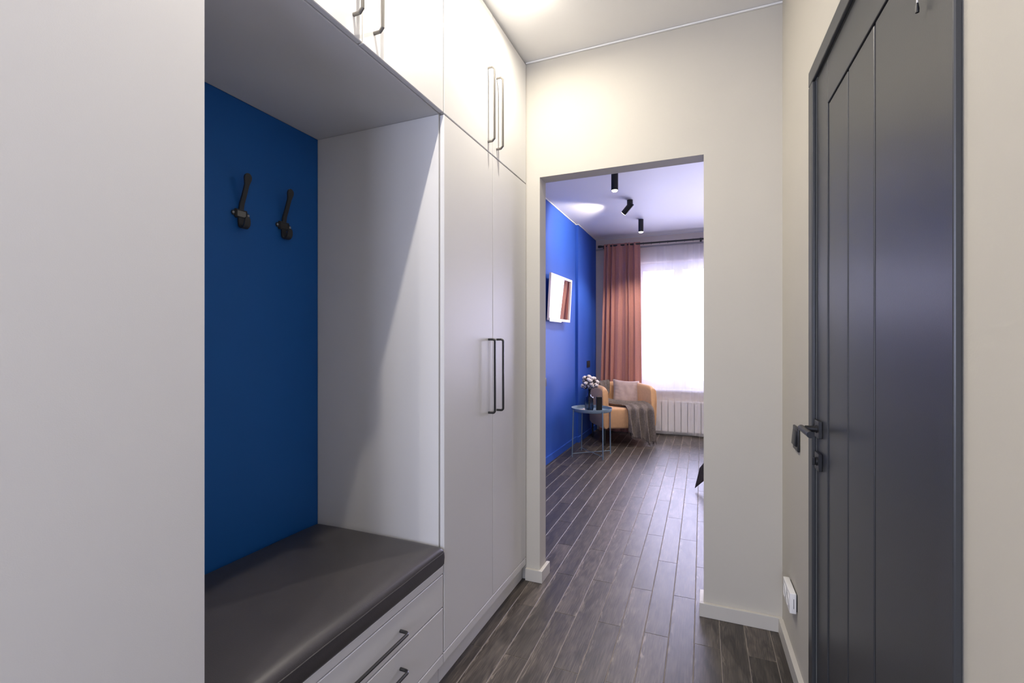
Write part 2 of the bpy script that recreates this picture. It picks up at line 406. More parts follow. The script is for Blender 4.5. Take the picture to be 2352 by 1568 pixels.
# ------------------------------------------------------------------ wardrobe wall
DT = 0.018          # door thickness
G = 0.0019          # half gap
Z_P, Z_S, Z_D, Z_M = 0.080, 0.1165, 0.1200, 2.084
ZT = CEIL - 0.012
def bar_handle(x, y, z, length, axis, parent, m, flat=False):
    """bar pull standing off the front plane at local x, centred (y,z)"""
    off, r, R = 0.031, 0.0052, 0.010
    n = 5
    if flat: n = 1
    h = length / 2
    P2 = [(0, -h)]
    P2 += [(off - R + R * math.sin(a), -h + R - R * math.cos(a)) for a in [PI / 2 * k / n for k in range(n + 1)]]
    P2 += [(off - R + R * math.cos(a), h - R + R * math.sin(a)) for a in [PI / 2 * k / n for k in range(n + 1)]]
    P2 += [(0, h)]
    pts = [(x + a, y, z + b) if axis == 'z' else (x + a, y + b, z) for a, b in P2]
    mb = MB().tube(pts, r, n=8, phase=PI / 8)
    return mb.obj('handle', m, parent, smooth=30)
def door_part(x, y0, y1, z0, z1, parent, name='door'):
    return MB().box(x - DT, x, y0 + G, y1 - G, z0, z1, 0.0012).obj(name, M_CAB, parent)

# tall two-door wardrobe next to the opening (origin at its front near corner)
Y1, Y2, Y3 = 1.520, 1.931, YE - 0.004
t = thing('wardrobe', 'tall white four-door wardrobe beside the bedroom opening', 'wardrobe', (XC, Y1, 0))
LY = lambda y: y - Y1
c = MB()
xb = XB - XC; xf = -DT - 0.003
c.box(xb, xf, LY(1.505), LY(1.523), Z_P, Z_M - 0.001); c.box(xb, xf, LY(Y3 - 0.018), LY(Y3), Z_P, ZT)
c.box(xb, xf, LY(1.523), LY(Y3 - 0.018), Z_P, Z_S); c.box(xb, xf, LY(1.523), LY(Y3 - 0.018), ZT - 0.018, ZT)
c.box(xb, xf, LY(1.523), LY(Y3 - 0.018), Z_M - 0.02, Z_M + 0.02); c.box(xb, xb + 0.01, LY(1.523), LY(Y3 - 0.018), Z_P, ZT)
c.box(xb, xf, LY(1.512), LY(1.528), Z_M + 0.001, ZT)
c.obj('carcass', M_CABIN, t)
MB().box(-DT, 0, LY(Y1 - 0.012), LY(Y3 - 0.002), Z_P, Z_S, 0.0012).obj('bottom_rail', M_CAB, t)
MB().box(-0.034, -0.022, LY(Y1 - 0.012), LY(Y3 - 0.001), 0.001, Z_P - 0.0005).obj('plinth', M_CAB, t)
for (a, b, hy) in ((Y1 - 0.012, Y2, 1.886), (Y2, Y3, 1.976)):
    d = door_part(0, LY(a), LY(b), Z_D, Z_M - 0.0025, t)
    bar_handle(0, LY(hy), (0.942 + 1.262) / 2, 0.320, 'z', d, M_BLACK)
    d = door_part(0, LY(a), LY(b), Z_M + 0.0025, ZT, t)
    bar_handle(0, LY(hy - 0.004), (2.126 + 2.448) / 2, 0.322, 'z', d, M_NICKEL, flat=True)

# overhead cabinet above the niche
YA, YM = 0.622, 1.069
t = thing('overhead_cabinet', 'white two-door overhead cabinet above the blue coat niche', 'cabinet', (XC, YA, Z_M))
c = MB(); c.box(xb, xf, 0.0, 1.511 - YA, 0, 0.018); c.box(xb, xf, 0, 1.511 - YA, ZT - Z_M - 0.018, ZT - Z_M)
c.box(xb, xb + 0.01, 0, 1.511 - YA, 0.018, ZT - Z_M - 0.018); c.box(xb, xf, 0, 0.018, 0.018, ZT - Z_M - 0.018)
c.obj('carcass', M_CABIN, t)
for (a, b, hy) in ((YA, YM, 1.032), (YM, Y1 - 0.013, 1.118)):
    d = door_part(0, a - YA, b - YA, 0.002, ZT - Z_M, t)
    bar_handle(0, hy - YA, 2.142 + 0.161 - Z_M, 0.322, 'z', d, M_NICKEL, flat=True)

# niche back and bench box with two drawers
t = thing('bench_cabinet', 'low white drawer bench in the niche, blue panel rising behind it', 'bench', (XC, YA, 0))
BL = 1.504 - YA
c = MB(); c.box(xb, xf, 0, BL, 0.40, 0.437); c.box(xb, xf, 0, 0.018, Z_P, 0.40); c.box(xb, xf, BL - 0.018, BL, Z_P, 0.40)
c.box(xb, xf, 0.018, BL - 0.018, Z_P, 0.10); c.obj('carcass', M_CABIN, t)
MB().box(xf, 0, 0, BL, 0.4095, 0.437, 0.0012).obj('top_rail', M_CAB, t)
MB().box(-DT, 0, 0, BL, Z_P, Z_S, 0.0012).obj('bottom_rail', M_CAB, t)
MB().box(-0.034, -0.022, 0, BL, 0.001, Z_P - 0.0005).obj('plinth', M_CAB, t)
d = MB().box(-DT, 0, G, BL - 0.001, 0.2892, 0.4062, 0.0012).obj('drawer_front', M_CAB, t)
bar_handle(0, 1.07 - YA, 0.345, 0.347, 'y', d, M_BLACK)
d = MB().box(-DT, 0, G, BL - 0.001, Z_D, 0.2846, 0.0012).obj('drawer_front', M_CAB, t)
bar_handle(0, 1.07 - YA, 0.226, 0.347, 'y', d, M_BLACK)
p = MB().box(xb - 0.012, xb, 0.0, 1.504 - YA, 0.30, Z_M - 0.001).obj('back_panel', M_BLUEP, t); p['label'] = 'deep blue painted back panel'

# near tall wardrobe at the left edge
t = thing('wardrobe', 'tall plain white wardrobe front filling the left edge', 'wardrobe', (XC, -0.30, 0))
c = MB(); L0 = 0.92
c.box(xb, xf, 0, 0.018, Z_P, ZT); c.box(xb, xf, L0 - 0.018, L0 - 0.001, Z_P, ZT); c.box(xb, xf, 0.018, L0 - 0.018, Z_P, Z_S); c.box(xb, xf, 0.018, L0 - 0.018, ZT - 0.018, ZT)
c.box(xb, xb + 0.01, 0.018, L0 - 0.018, Z_S, ZT - 0.018); c.obj('carcass', M_CABIN, t)
MB().box(-DT, 0, 0, L0, Z_P, Z_S, 0.0012).obj('bottom_rail', M_CAB, t)
MB().box(-0.034, -0.022, 0, L0, 0.001, Z_P - 0.0005).obj('plinth', M_CAB, t)
MB().box(-DT, 0, 0, L0 - 0.001, Z_D, ZT, 0.0012).obj('door', M_CAB, t)

# ------------------------------------------------------------------ seat cushion
CX0, CX1, CY0, CY1, CZ0, CZ1 = XB + 0.001, -0.892, YA + 0.004, 1.502, 0.438, 0.512
def cushion():
    bm = bmesh.new(); nx, ny = 40, 52
    X = []; 
    def spread(a, b, n):
        out = []
        for k in range(n + 1):
            q = k / n; q = q - 0.75 * math.sin(2 * PI * q) / (2 * PI); out.append(a + (b - a) * q)
        return out
    xs, ys = spread(CX0, CX1, nx), spread(CY0, CY1, ny); R = 0.032
    V = []
    for i, x in enumerate(xs):
        row = []
        for j, y in enumerate(ys):
            ex = min(x - CX0, CX1 - x); ey = min(y - CY0, CY1 - y)
            def drop(e): 
                if e >= R: return 0.0
                return (R - math.sqrt(max(0, R * R - (R - e) ** 2))) * 0.62
            crown = 0.012 * (1 - ((x - (CX0 + CX1) / 2) / 0.32) ** 4) * (1 - ((y - (CY0 + CY1) / 2) / 0.46) ** 4)
            wob = 0.0012 * math.sin(9 * x + 5 * y) + 0.001 * math.sin(17 * y - 6 * x)
            z = CZ1 + max(crown, 0) + wob * min(1, min(ex, ey) / 0.05) - math.hypot(drop(ex), drop(ey))
            row.append(bm.verts.new((x, y, z)))
        V.append(row)
    for i in range(nx):
        for j in range(ny): bm.faces.new((V[i][j], V[i + 1][j], V[i + 1][j + 1], V[i][j + 1]))
    # side walls, slightly bulging
    rim = [V[i][0] for i in range(nx + 1)] + [V[nx][j] for j in range(1, ny + 1)] + [V[i][ny] for i in range(nx - 1, -1, -1)] + [V[0][j] for j in range(ny - 1, 0, -1)]
    prev = rim
    for zz, ins in ((0.470, -0.001), (0.446, 0.001), (CZ0, 0.006)):
        ring = []
        for v in rim:
            x, y = v.co.x, v.co.y
            x = min(max(x, CX0 + ins), CX1 - ins); y = min(max(y, CY0 + max(ins, 0)), CY1 - max(ins, 0))
            if abs(v.co.x - CX1) < 1e-6: x = CX1 - ins
            ring.append(bm.verts.new((x, y, zz)))
        for k in range(len(rim)):
            q = (k + 1) % len(rim); bm.faces.new((prev[k], ring[k], ring[q], prev[q]))
        prev = ring
    bm.faces.new(prev)
    bmesh.ops.recalc_face_normals(bm, faces=bm.faces)
    return bm
mb = MB(); mb.add(cushion()); ox, oy, oz = (CX0 + CX1) / 2, (CY0 + CY1) / 2, CZ0
t = thing('seat_cushion', 'charcoal leatherette seat cushion on the drawer bench in the niche', 'cushion', (ox, oy, oz))
p = mb.obj('pad', M_LEATHER, t, smooth=60); p.location = (-ox, -oy, -oz)
mb = MB(); zz = 0.4885
mb.tube([(CX1 - 0.0006 - ox, CY0 + 0.004 + (CY1 - CY0 - 0.008) * k / 24 - oy, zz + 0.0006 * math.sin(k) - oz) for k in range(25)], 0.0024, n=8)
mb.obj('piping', M_LEATHER, t, smooth=True)

# ------------------------------------------------------------------ coat hooks
def coat_hook(y, z, inlay, label):
    t = thing('coat_hook', label, 'coat hook', (XB, y, z), 0, None)
    # local: +x out of the panel, y along the wall
    mb = MB(); mb.box(0.0005, 0.009, -0.022, 0.022, -0.015, 0.015, 0.002)
    ears = [(-0.034 , 0), (-0.030, 0.008), (-0.018, 0.009), (0.018, 0.009), (0.030, 0.008), (0.034, 0), (0.030, -0.008), (0.018, -0.009), (-0.018, -0.009), (-0.030, -0.008)]
    mb.prism(ears, 0.0004, 0.006, M=Matrix(((0, 0, 1, 0), (1, 0, 0, 0), (0, 1, 0, 0), (0, 0, 0, 1))), bev=0.001)
    mb.obj('back_plate', M_HOOK, t, smooth=30)
    f = MB()
    for a in ((-0.020, 0.020, 0.010, 0.0135), (-0.020, 0.020, -0.0135, -0.010)): f.box(0.009, 0.012, a[0], a[1], a[2], a[3], 0.0008)
    for a in ((-0.020, -0.0165), (0.0165, 0.020)): f.box(0.009, 0.012, a[0], a[1], -0.0099, 0.0099, 0.0008)
    f.obj('inlay_frame', M_HOOK, t)
    MB().box(0.009, 0.0103, -0.0162, 0.0162, -0.0098, 0.0098).obj('inlay', inlay, t)
    for s in (-1, 1):
        MB().sphere((0.007, 0.028 * s, 0), 0.0048, 2, (0.5, 1, 1)).obj('screw', M_STEEL, t, smooth=True)
    # long upper arm: flat strap rising and leaning out, rounded end
    prof = [(0.006, 0.010, 0.0085), (0.008, 0.022, 0.0082), (0.011, 0.036, 0.0080), (0.020, 0.058, 0.0080), (0.028, 0.080, 0.0080), (0.034, 0.097, 0.0082), (0.037, 0.107, 0.0110), (0.039, 0.117, 0.0135), (0.040, 0.124, 0.0130), (0.0405, 0.130, 0.0100), (0.0408, 0.1345, 0.004)]
    def strap(prof, th, name, dy=0.0):
        b = bmesh.new(); R = []
        for k, (x, zc, wd) in enumerate(prof):
            q = prof[min(k + 1, len(prof) - 1)]; r0 = prof[max(k - 1, 0)]
            dx, dz = q[0] - r0[0], q[1] - r0[1]; l = math.hypot(dx, dz) or 1; nx, nz = dz / l * th / 2, -dx / l * th / 2
            R.append([b.verts.new((x + nx, dy - wd, zc + nz)), b.verts.new((x + nx * 1.35, dy, zc + nz * 1.35)), b.verts.new((x + nx, dy + wd, zc + nz)), b.verts.new((x - nx, dy + wd, zc - nz)), b.verts.new((x - nx, dy - wd, zc - nz))])
        for A, B in zip(R, R[1:]):
            for k in range(5): b.faces.new((A[k], A[(k + 1) % 5], B[(k + 1) % 5], B[k]))
        b.faces.new(R[0]); b.faces.new(R[-1][::-1]); bmesh.ops.recalc_face_normals(b, faces=b.faces)
        m = MB(); m.add(b); return m.obj(name, M_HOOK, t, smooth=50)
    strap(prof, 0.006, 'upper_arm')
    # short lower hook curling out and up
    low = [(0.006, -0.012, 0.0105), (0.006, -0.026, 0.0105)]
    for k in range(9):
        a = PI + PI * k / 8; low.append((0.021 + 0.015 * math.cos(a), -0.034 + 0.015 * math.sin(a), 0.0100 + 0.0015 * k / 8))
    low += [(0.037, -0.026, 0.0105), (0.0375, -0.018, 0.009), (0.0375, -0.014, 0.005)]
    strap(low, 0.0055, 'lower_hook')
coat_hook(1.152, 1.690, M_INLAY, 'dark iron coat hook with a light plate, left one on blue')
coat_hook(1.330, 1.689, M_INLAYD, 'dark iron coat hook with a dark plate, right one on blue')

# ------------------------------------------------------------------ grey door in the right wall
ang = math.atan(RM)
# door frame local space: +u runs from the far jamb toward the camera along the wall, +n out of the wall into the hall
def wall_mat(y):
    # local x = along wall toward camera (-y), local y = out of wall (-x), z up
    d = Vector((RM, -1, 0)).normalized(); n = Vector((-1, -RM, 0)).normalized()
    M = Matrix(((d.x, n.x, 0, xr(y)), (d.y, n.y, 0, y), (0, 0, 1, 0), (0, 0, 0, 1))); return M
def wbox(mb, M, u0, u1, n0, n1, z0, z1, bev=0.0):
    t = MB(); t.box(u0, u1, n0, n1, z0, z1, bev); me = D.meshes.new('t'); t.bm.to_mesh(me); t.bm.free()
    me.transform(M); 
    if M.determinant() < 0: me.flip_normals()
    mb.bm.from_mesh(me); D.meshes.remove(me); return mb
DM = wall_mat(1.80)
TW = 0.92            # 1.80 -> 0.88
CT = 0.012; CW = 0.050; ZO = 2.123
mb = MB()
# casing with softened inner edge: main + small round
wbox(mb, DM, 0, CW, 0.0005, CT, 0.001, ZO - CW - 0.001, 0.003)
wbox(mb, DM, TW - CW, TW, 0.0005, CT, 0.001, ZO - CW - 0.001, 0.003)
wbox(mb, DM, 0, TW, 0.0005, CT, ZO - CW, ZO, 0.003)
door = struct('door_1', mb, M_DOOR)
def wp(name, boxes, m=M_DOOR, parent=door):
    mb = MB()
    for b in boxes: wbox(mb, DM, *b)
    return mb.obj(name, m, parent)
U = lambda y: 1.80 - y
z0, z1 = 0.008, ZO - CW - 0.003
gA, gB, gC, gD = U(1.62), U(1.437), U(1.250), U(1.000)
n0, nf = -0.030, -0.0005
wp('core', [(CW - 0.012, TW - CW + 0.012, -0.040, -0.0135, z0, z1 + 0.014)])
wp('stile', [(CW + 0.003, gA - 0.0015, -0.009, nf, z0, z1, 0.0018)])
wp('stile', [(gD + 0.0015, TW - CW - 0.003, -0.009, nf, z0, z1, 0.0018)])
wp('rail', [(gA, gD, -0.009, nf, 1.940, z1, 0.0018)])
wp('rail', [(gA, gD, -0.009, nf, z0, 0.150, 0.0018)])
for a, b in ((gA + 0.002, gB - 0.0045), (gB + 0.0045, gC - 0.0045), (gC + 0.0045, gD - 0.001)):
    wp('board', [(a, b, -0.0132, -0.0035, 0.153, 1.937, 0.0025)])
# lever handle on a square rose
hy, hz = 1.700, 0.985
uh = U(hy)
h = wp('handle', [(uh - 0.026, uh + 0.026, 0.0, 0.010, hz - 0.026, hz + 0.026, 0.0015)], M_BLACKP)
def wtube(name, pts, r, m, parent, n=20, sm=40):
    t = MB(); t.tube(pts, r, n); me = t.mesh(name, m, sm); me.transform(DM)
    if DM.determinant() < 0: me.flip_normals()
    o = D.objects.new(name, me); COL.objects.link(o); o.parent = parent; return o
wtube('neck', [(uh, 0.010, hz), (uh, 0.040, hz)], 0.0095, M_BLACKP, h)
wtube('collar', [(uh, 0.0098, hz), (uh, 0.014, hz)], 0.0115, M_BLACKP, h)
wtube('lever', [(uh - 0.010, 0.049, hz), (uh + 0.115, 0.049, hz)], 0.0095, M_BLACKP, h, 28)
lk = wp('lock_rose', [(uh - 0.026, uh + 0.026, 0.0, 0.010, 0.887 - 0.026, 0.887 + 0.026, 0.0015)], M_BLACKP)
wtube('thumb_turn_base', [(uh, 0.010, 0.887), (uh, 0.013, 0.887)], 0.013, M_BLACKP, lk)
wp('thumb_turn', [(uh - 0.003, uh + 0.003, 0.013, 0.022, 0.887 - 0.012, 0.887 + 0.012, 0.002)], M_BLACKP, lk)
# thin cord hanging on the door
t = thing('hanging_cord', 'thin white cord with dark tip hanging at top of grey door', 'cord', DM @ Vector((U(1.005), 0.006, 1.80)))
mb = MB(); mb.tube([(-0.0035 - 0.001 * math.sin(k * 0.7), 0, 0.022 + 0.026 * k) for k in range(10)], 0.0014, n=8); mb.obj('cord', M_CORD, t, smooth=True)
mb = MB(); mb.tube([(-0.0035, 0, 0.006), (-0.0035, 0, 0.012), (-0.0035, 0, 0.022)], 0.003, n=10, rr=[0.0028, 0.0032, 0.0018]); mb.obj('tip', M_BLACKP, t, smooth=True)

# switch beside the door
SM = wall_mat(2.075)
mb = MB(); t = thing('light_switch', 'black rocker light switch on the wall beside the grey door', 'switch', SM.translation + Vector((0, 0, 0.85)))
def wlocal(mb, M, base, name, m, parent, sm=30):
    me = mb.mesh(name, m, sm); me.transform(Matrix.Translation(-base) @ M)
    if M.determinant() < 0: me.flip_normals()
    o = D.objects.new(name, me); COL.objects.link(o); o.parent = parent; return o
b0 = Vector(t.location)
mb = MB(); mb.box(0, 0.088, 0.0003, 0.009, 0.851, 0.939, 0.0035, 3); wlocal(mb, SM, b0, 'plate', M_BLACKP, t)
mb = MB(); mb.prism([(0.0092, 0.867), (0.0165, 0.871), (0.0115, 0.924), (0.0092, 0.926)], 0.014, 0.074, M=Matrix(((0, 0, 1, 0), (1, 0, 0, 0), (0, 1, 0, 0), (0, 0, 0, 1))), bev=0.0012)
wlocal(mb, SM, b0, 'rocker', M_BLACKP, t)

# white double socket low on the wall
SM = wall_mat(2.170)
t = thing('wall_socket', 'white double socket low on the wall before the grey door', 'socket', SM.translation + Vector((0, 0, 0.24)))
b0 = Vector(t.location)
mb = MB(); mb.box(0, 0.140, 0.0045, 0.0265, 0.243, 0.318, 0.0025, 3); wlocal(mb, SM, b0, 'housing', M_WHITEP, t)
mb = MB(); mb.box(0.006, 0.134, 0.0003, 0.0045, 0.249, 0.312, 0.001); wlocal(mb, SM, b0, 'backing', M_BLACKP, t)
for u in (0.036, 0.104):
    mb = MB(); t2 = bmesh.new(); prof = [(0.0255, 0.0), (0.025, 0.0014), (0.023, 0.0014), (0.022, 0.0002)]
    R = Matrix.Translation((u, 0.0265, 0.2805)) @ Matrix.Rotation(-PI / 2, 4, 'X'); mb.lathe(prof, n=32, M=R); t2.free()
    wlocal(mb, SM, b0, 'outlet_ring', M_WHITEP, t)
mb = MB(); mb.box(0.1395, 0.1404, 0.012, 0.0135, 0.262, 0.298); wlocal(mb, SM, b0, 'slot', M_BLACKP, t)

# ------------------------------------------------------------------ hall ceiling lamps
def hall_lamp(x, y, label, power):
    t = thing('ceiling_lamp', label, 'lamp', (x, y, CEIL))
    MB().lathe([(0.052, 0.0), (0.052, -0.006), (0.046, -0.014), (0.040, -0.016)], n=40).obj('ring', M_WHITEP, t, smooth=True)
    MB().lathe([(0.040, -0.012), (0.036, -0.030), (0.0, -0.033)], n=40).obj('diffuser', M_LED, t, smooth=True)
    l = D.lights.new('lamp_glow', 'POINT'); l.energy = power * 0.10; l.color = LAMP_COL; l.shadow_soft_size = 0.028
    lo = D.objects.new('lamp_glow', l); COL.objects.link(lo); lo.parent = t; lo.location = (0, 0, -0.066)
    l = D.lights.new('lamp_light', 'AREA'); l.shape = 'DISK'; l.size = 0.020; l.energy = power; l.color = LAMP_COL
    lo = D.objects.new('lamp_light', l); COL.objects.link(lo); lo.parent = t; lo.location = (0, 0, -0.036)
hall_lamp(-0.700, 1.86, 'round white ceiling lamp in front of the tall wardrobe', LAMP_HALL)
hall_lamp(-0.722, 0.95, 'round white ceiling lamp in front of the coat niche', LAMP_HALL * 1.3)
hall_lamp(-0.722, 0.04, 'round white ceiling lamp above the near wardrobe', LAMP_HALL * 0.5)
hall_lamp(-0.722, -0.90, 'round white ceiling lamp at the entrance end of hall', LAMP_HALL * 1.1)

# ------------------------------------------------------------------ bedroom ceiling spots
def spot(y, tilt, label, x=-0.772):
    t = thing('ceiling_spotlight', label, 'lamp', (x, y, CEIL), 0, 'black cylinder spotlights on the bedroom ceiling')
    if not tilt:
        MB().lathe([(0.029, -0.148), (0.030, -0.146), (0.030, -0.001), (0.030, 0)], n=28).obj('body', M_BLACKP, t, smooth=40)
        MB().lathe([(0.026, -0.150), (0.020, -0.158), (0.0, -0.160)], n=24).obj('bulb', M_LED, t, smooth=True)
        pos, dr = (0, 0, -0.168), (0, 0, -1)
        sz = math.radians(125); pw = SPOT_POWER
    else:
        MB().lathe([(0.030, -0.066), (0.030, 0)], n=28).obj('mount', M_BLACKP, t, smooth=40)
        dr = Vector((-0.72, 0.22, -0.72)).normalized()
        q = Vector((0, 0, 1)).rotation_difference(dr).to_matrix().to_4x4()
        M = Matrix.Translation((0, 0, -0.058)) @ q
        MB().lathe([(0.026, -0.032), (0.030, -0.028), (0.030, 0.098), (0.028, 0.100)], n=28, M=M).obj('head', M_BLACKP, t, smooth=40)
        MB().lathe([(0.027, 0.101), (0.016, 0.103), (0.0, 0.104)], n=24, M=M).obj('bulb', M_LED, t, smooth=True)
        pos = Vector((0, 0, -0.058)) + dr * 0.115; dr = Vector((-0.86, 0.22, -0.28)); sz = math.radians(102); pw = SPOT_POWER * 0.7
    l = D.lights.new('spot_light', 'SPOT'); l.energy = pw; l.color = (1, 0.89, 0.78); l.spot_size = sz; l.spot_blend = 0.5; l.shadow_soft_size = 0.02
    lo = D.objects.new('spot_light', l); COL.objects.link(lo); lo.parent = t; lo.location = pos
    lo.rotation_euler = Vector(dr).to_track_quat('-Z', 'Y').to_euler()
spot(4.18, False, 'black cylinder ceiling spotlight nearest the opening')
spot(5.03, True, 'black ceiling spotlight with its head tilted to the left')
spot(5.875, False, 'black straight ceiling spotlight nearest the curtains')
spot(4.18, False, 'unseen black spotlight added over the bed for warmer room light', 0.95)  # this and the next spot are out of view, added to brighten the bedroom
spot(5.875, False, 'unseen black spotlight added by the window for warmer room light', 0.95)

# ------------------------------------------------------------------ curtains
ROD_Y, ROD_Z = 6.645, 2.588
t = thing('curtain_rod', 'black curtain rod with rings above the bedroom window', 'curtain rod', (-1.46, ROD_Y, ROD_Z))
MB().tube([(0.03, 0, 0), (3.2, 0, 0)], 0.0115, 16).obj('rod', M_BLACK, t, smooth=True)
MB().lathe([(0.0, 0.0), (0.016, 0.001), (0.018, 0.01), (0.018, 0.035), (0.014, 0.042), (0.0115, 0.045)], n=20, M=Matrix.Rotation(PI / 2, 4, 'Y')).obj('finial', M_BLACK, t, smooth=40)
for bx in (1.34, 3.05, 0.05):
    mb = MB(); mb.tube([(bx, 0, -0.012), (bx, 0.045, 0.0), (bx, 0.154, 0.022)], 0.005, 8)
    mb.box(bx - 0.012, bx + 0.012, 0.154, 0.164, -0.005, 0.045, 0.002)
    mb.tube([(bx - 0.006, 0, 0), (bx + 0.006, 0, 0)], 0.0155, 16); mb.obj('bracket', M_BLACK, t, smooth=30)
for k in range(11):
    x = 0.62 + 0.105 * k
    ring = [(x, 0.0165 * math.cos(a), 0.0165 * math.sin(a) - 0.003) for a in [2 * PI * q / 16 for q in range(17)]]
    MB().tube(ring, 0.0022, 6, cap=False).obj('ring', M_BLACK, t, smooth=True)
MB().tube([(-0.035, 0.045, -0.038), (3.2, 0.045, -0.038)], 0.012, 12).obj('rear_rail', M_RODG, t, smooth=True)

def curtain_mesh(xa_t, xb_t, xa_b, xb_b, y, zt, zb, waves, nv=90, nz=40, amp=0.03, seed=1, gather=1.0):
    r = random.Random(seed); ph = [r.uniform(0, 6.28) for _ in range(6)]
    def f(u, v):
        # v 0 top .. 1 bottom ; irregular fold frequency
        xa = xa_t + (xa_b - xa_t) * v; xb_ = xb_t + (xb_b - xb_t) * v
        uu = u + 0.035 * math.sin(2 * PI * u * 2 + ph[0]) + 0.02 * math.sin(2 * PI * u * 5 + ph[1]) * (1 - 0.5 * v)
        th = 2 * PI * waves * uu + 0.5 * math.sin(3 * v + ph[2]) * v
        a = amp * (0.75 + 0.35 * math.sin(2 * PI * u * 1.7 + ph[3])) * (gather + (1 - gather) * min(1, v * 6))
        x = xa + (xb_ - xa) * u + 0.35 * a * math.sin(2 * th)
        yy = y + a * math.sin(th) + 0.25 * a * math.sin(2.3 * th + ph[4] + v)
        return (x, yy, zt + (zb - zt) * v)
    return f
t = thing('drape', 'terracotta pleated curtain hanging left of the bright window', 'curtain', (-1.15, ROD_Y, ROD_Z))
f = curtain_mesh(-1.372, -0.886, -1.430, -0.852, ROD_Y - 0.008, ROD_Z + 0.024, 0.015, 6.5, amp=0.036, seed=5, gather=0.6)
mb = MB(); mb.grid(lambda u, v: tuple(a - b for a, b in zip(f(u, v), (-1.15, ROD_Y, ROD_Z))), 170, 50, thick=0.002)
mb.obj('cloth', M_SALMON, t, smooth='all')
f2 = curtain_mesh(-0.905, 1.45, -0.930, 1.48, 6.706, ROD_Z - 0.028, 0.02, 13, amp=0.0075, seed=9, gather=0.7)
def fs(u, v):
    x, y, z = f2(u, v)
    # scalloped header and crumpled hem touching the floor
    if v < 0.04: z += (0.04 - v) / 0.04 * (-0.016 * abs(math.sin(u * 26)) ** 2)
    s = max(0, (v - 0.955) / 0.045)
    y -= 0.045 * s * (0.6 + 0.4 * math.sin(u * 21)); z += 0.012 * s * (1 + math.sin(u * 33))
    x += 0.010 * s * math.sin(u * 47)
    return (x, y, z)
mb = MB(); mb.grid(fs, 260, 60); o = mb.obj('sheer_curtain', M_SHEER, None, smooth='all')
tag(o, 'translucent white sheer curtain across the bedroom window', 'curtain')
f3 = curtain_mesh(1.50, 1.98, 1.46, 2.02, ROD_Y - 0.008, ROD_Z + 0.024, 0.015, 7.5, amp=0.034, seed=8, gather=0.6)
mb = MB(); mb.grid(f3, 120, 30, thick=0.002); o = mb.obj('drape', M_SALMON, None, smooth='all')
tag(o, 'terracotta curtain at the hidden right end of window', 'curtain')

# ------------------------------------------------------------------ radiator
t = thing('radiator', 'white panel radiator under the sill behind the sheer', 'radiator', (-0.945, YF, 0.05))
def section():
    mb = MB()
    mb.prism([(-0.038, -0.072), (-0.034, -0.078), (0.034, -0.078), (0.038, -0.072), (0.038, -0.068), (-0.038, -0.068)], 0.0, 0.385, bev=0.0)
    mb.box(-0.012, 0.012, -0.0679, -0.030, 0.0, 0.385)
    mb.box(-0.041, 0.041, -0.066, -0.030, 0.395, 0.410, 0.003)
    mb.box(-0.036, 0.036, -0.077, -0.064, 0.3855, 0.402, 0.002)
    return mb
me = section().mesh('section', M_RAD, 30)
for k in range(14):
    o = D.objects.new('section', me); COL.objects.link(o); o.parent = t; o.location = (0.042 + 0.083 * k, -0.002, 0)
MB().box(0.0, 14 * 0.083, -0.0295, -0.006, 0.03, 0.37).obj('back_body', M_RAD, t)

# ------------------------------------------------------------------ mirror on the blue wall
t = thing('wall_mirror', 'tilted white-framed mirror on the blue bedroom wall', 'mirror', (XL + 0.030, 4.965, 1.475))
t.rotation_euler = (0, math.radians(3.2), math.radians(-1.9))
mw, mh = 0.352, 0.485
mb = MB()
mb.box(0, 0.024, -mw, mw, 0, 0.028, 0.002); mb.box(0, 0.024, -mw, mw, mh - 0.024, mh, 0.002)
mb.box(0, 0.024, -mw, -mw + 0.030, 0.0282, mh - 0.0242, 0.002); mb.box(0, 0.024, mw - 0.030, mw, 0.0282, mh - 0.0242, 0.002)
mb.obj('frame', M_MIRFR, t)
MB().box(0.004, 0.014, -mw + 0.028, mw - 0.028, 0.026, mh - 0.022).obj('mirror_glass', M_MIRROR, t)
MB().box(0.0245, 0.034, -mw, 0.02, -0.012, 0.026, 0.003).obj('ledge', M_WHITEP, t)
# sockets on the blue wall
t = thing('power_socket', 'black double socket on the blue wall above the armchair', 'socket', (-1.526, 6.33, 0.91))
MB().box(0.0003, 0.010, -0.08, 0.08, 0, 0.088, 0.002).obj('plate', M_BLACKP, t)
for s in (-0.036, 0.036):
    MB().lathe([(0.026, 0.0), (0.026, 0.003), (0.021, 0.002), (0.0, 0.0)], n=24, M=Matrix.Translation((0.010, s, 0.044)) @ Matrix.Rotation(PI / 2, 4, 'Y')).obj('outlet', M_BLACK, t, smooth=30)
t = thing('light_switch', 'black switch edge on the blue wall at the opening jamb', 'switch', (XL, 4.585, 0.80))
MB().box(0.0003, 0.012, -0.043, 0.043, 0, 0.085, 0.003).obj('plate', M_BLACKP, t)
MB().box(0.012, 0.015, -0.028, 0.028, 0.014, 0.071, 0.001).obj('rocker', M_BLACKP, t)

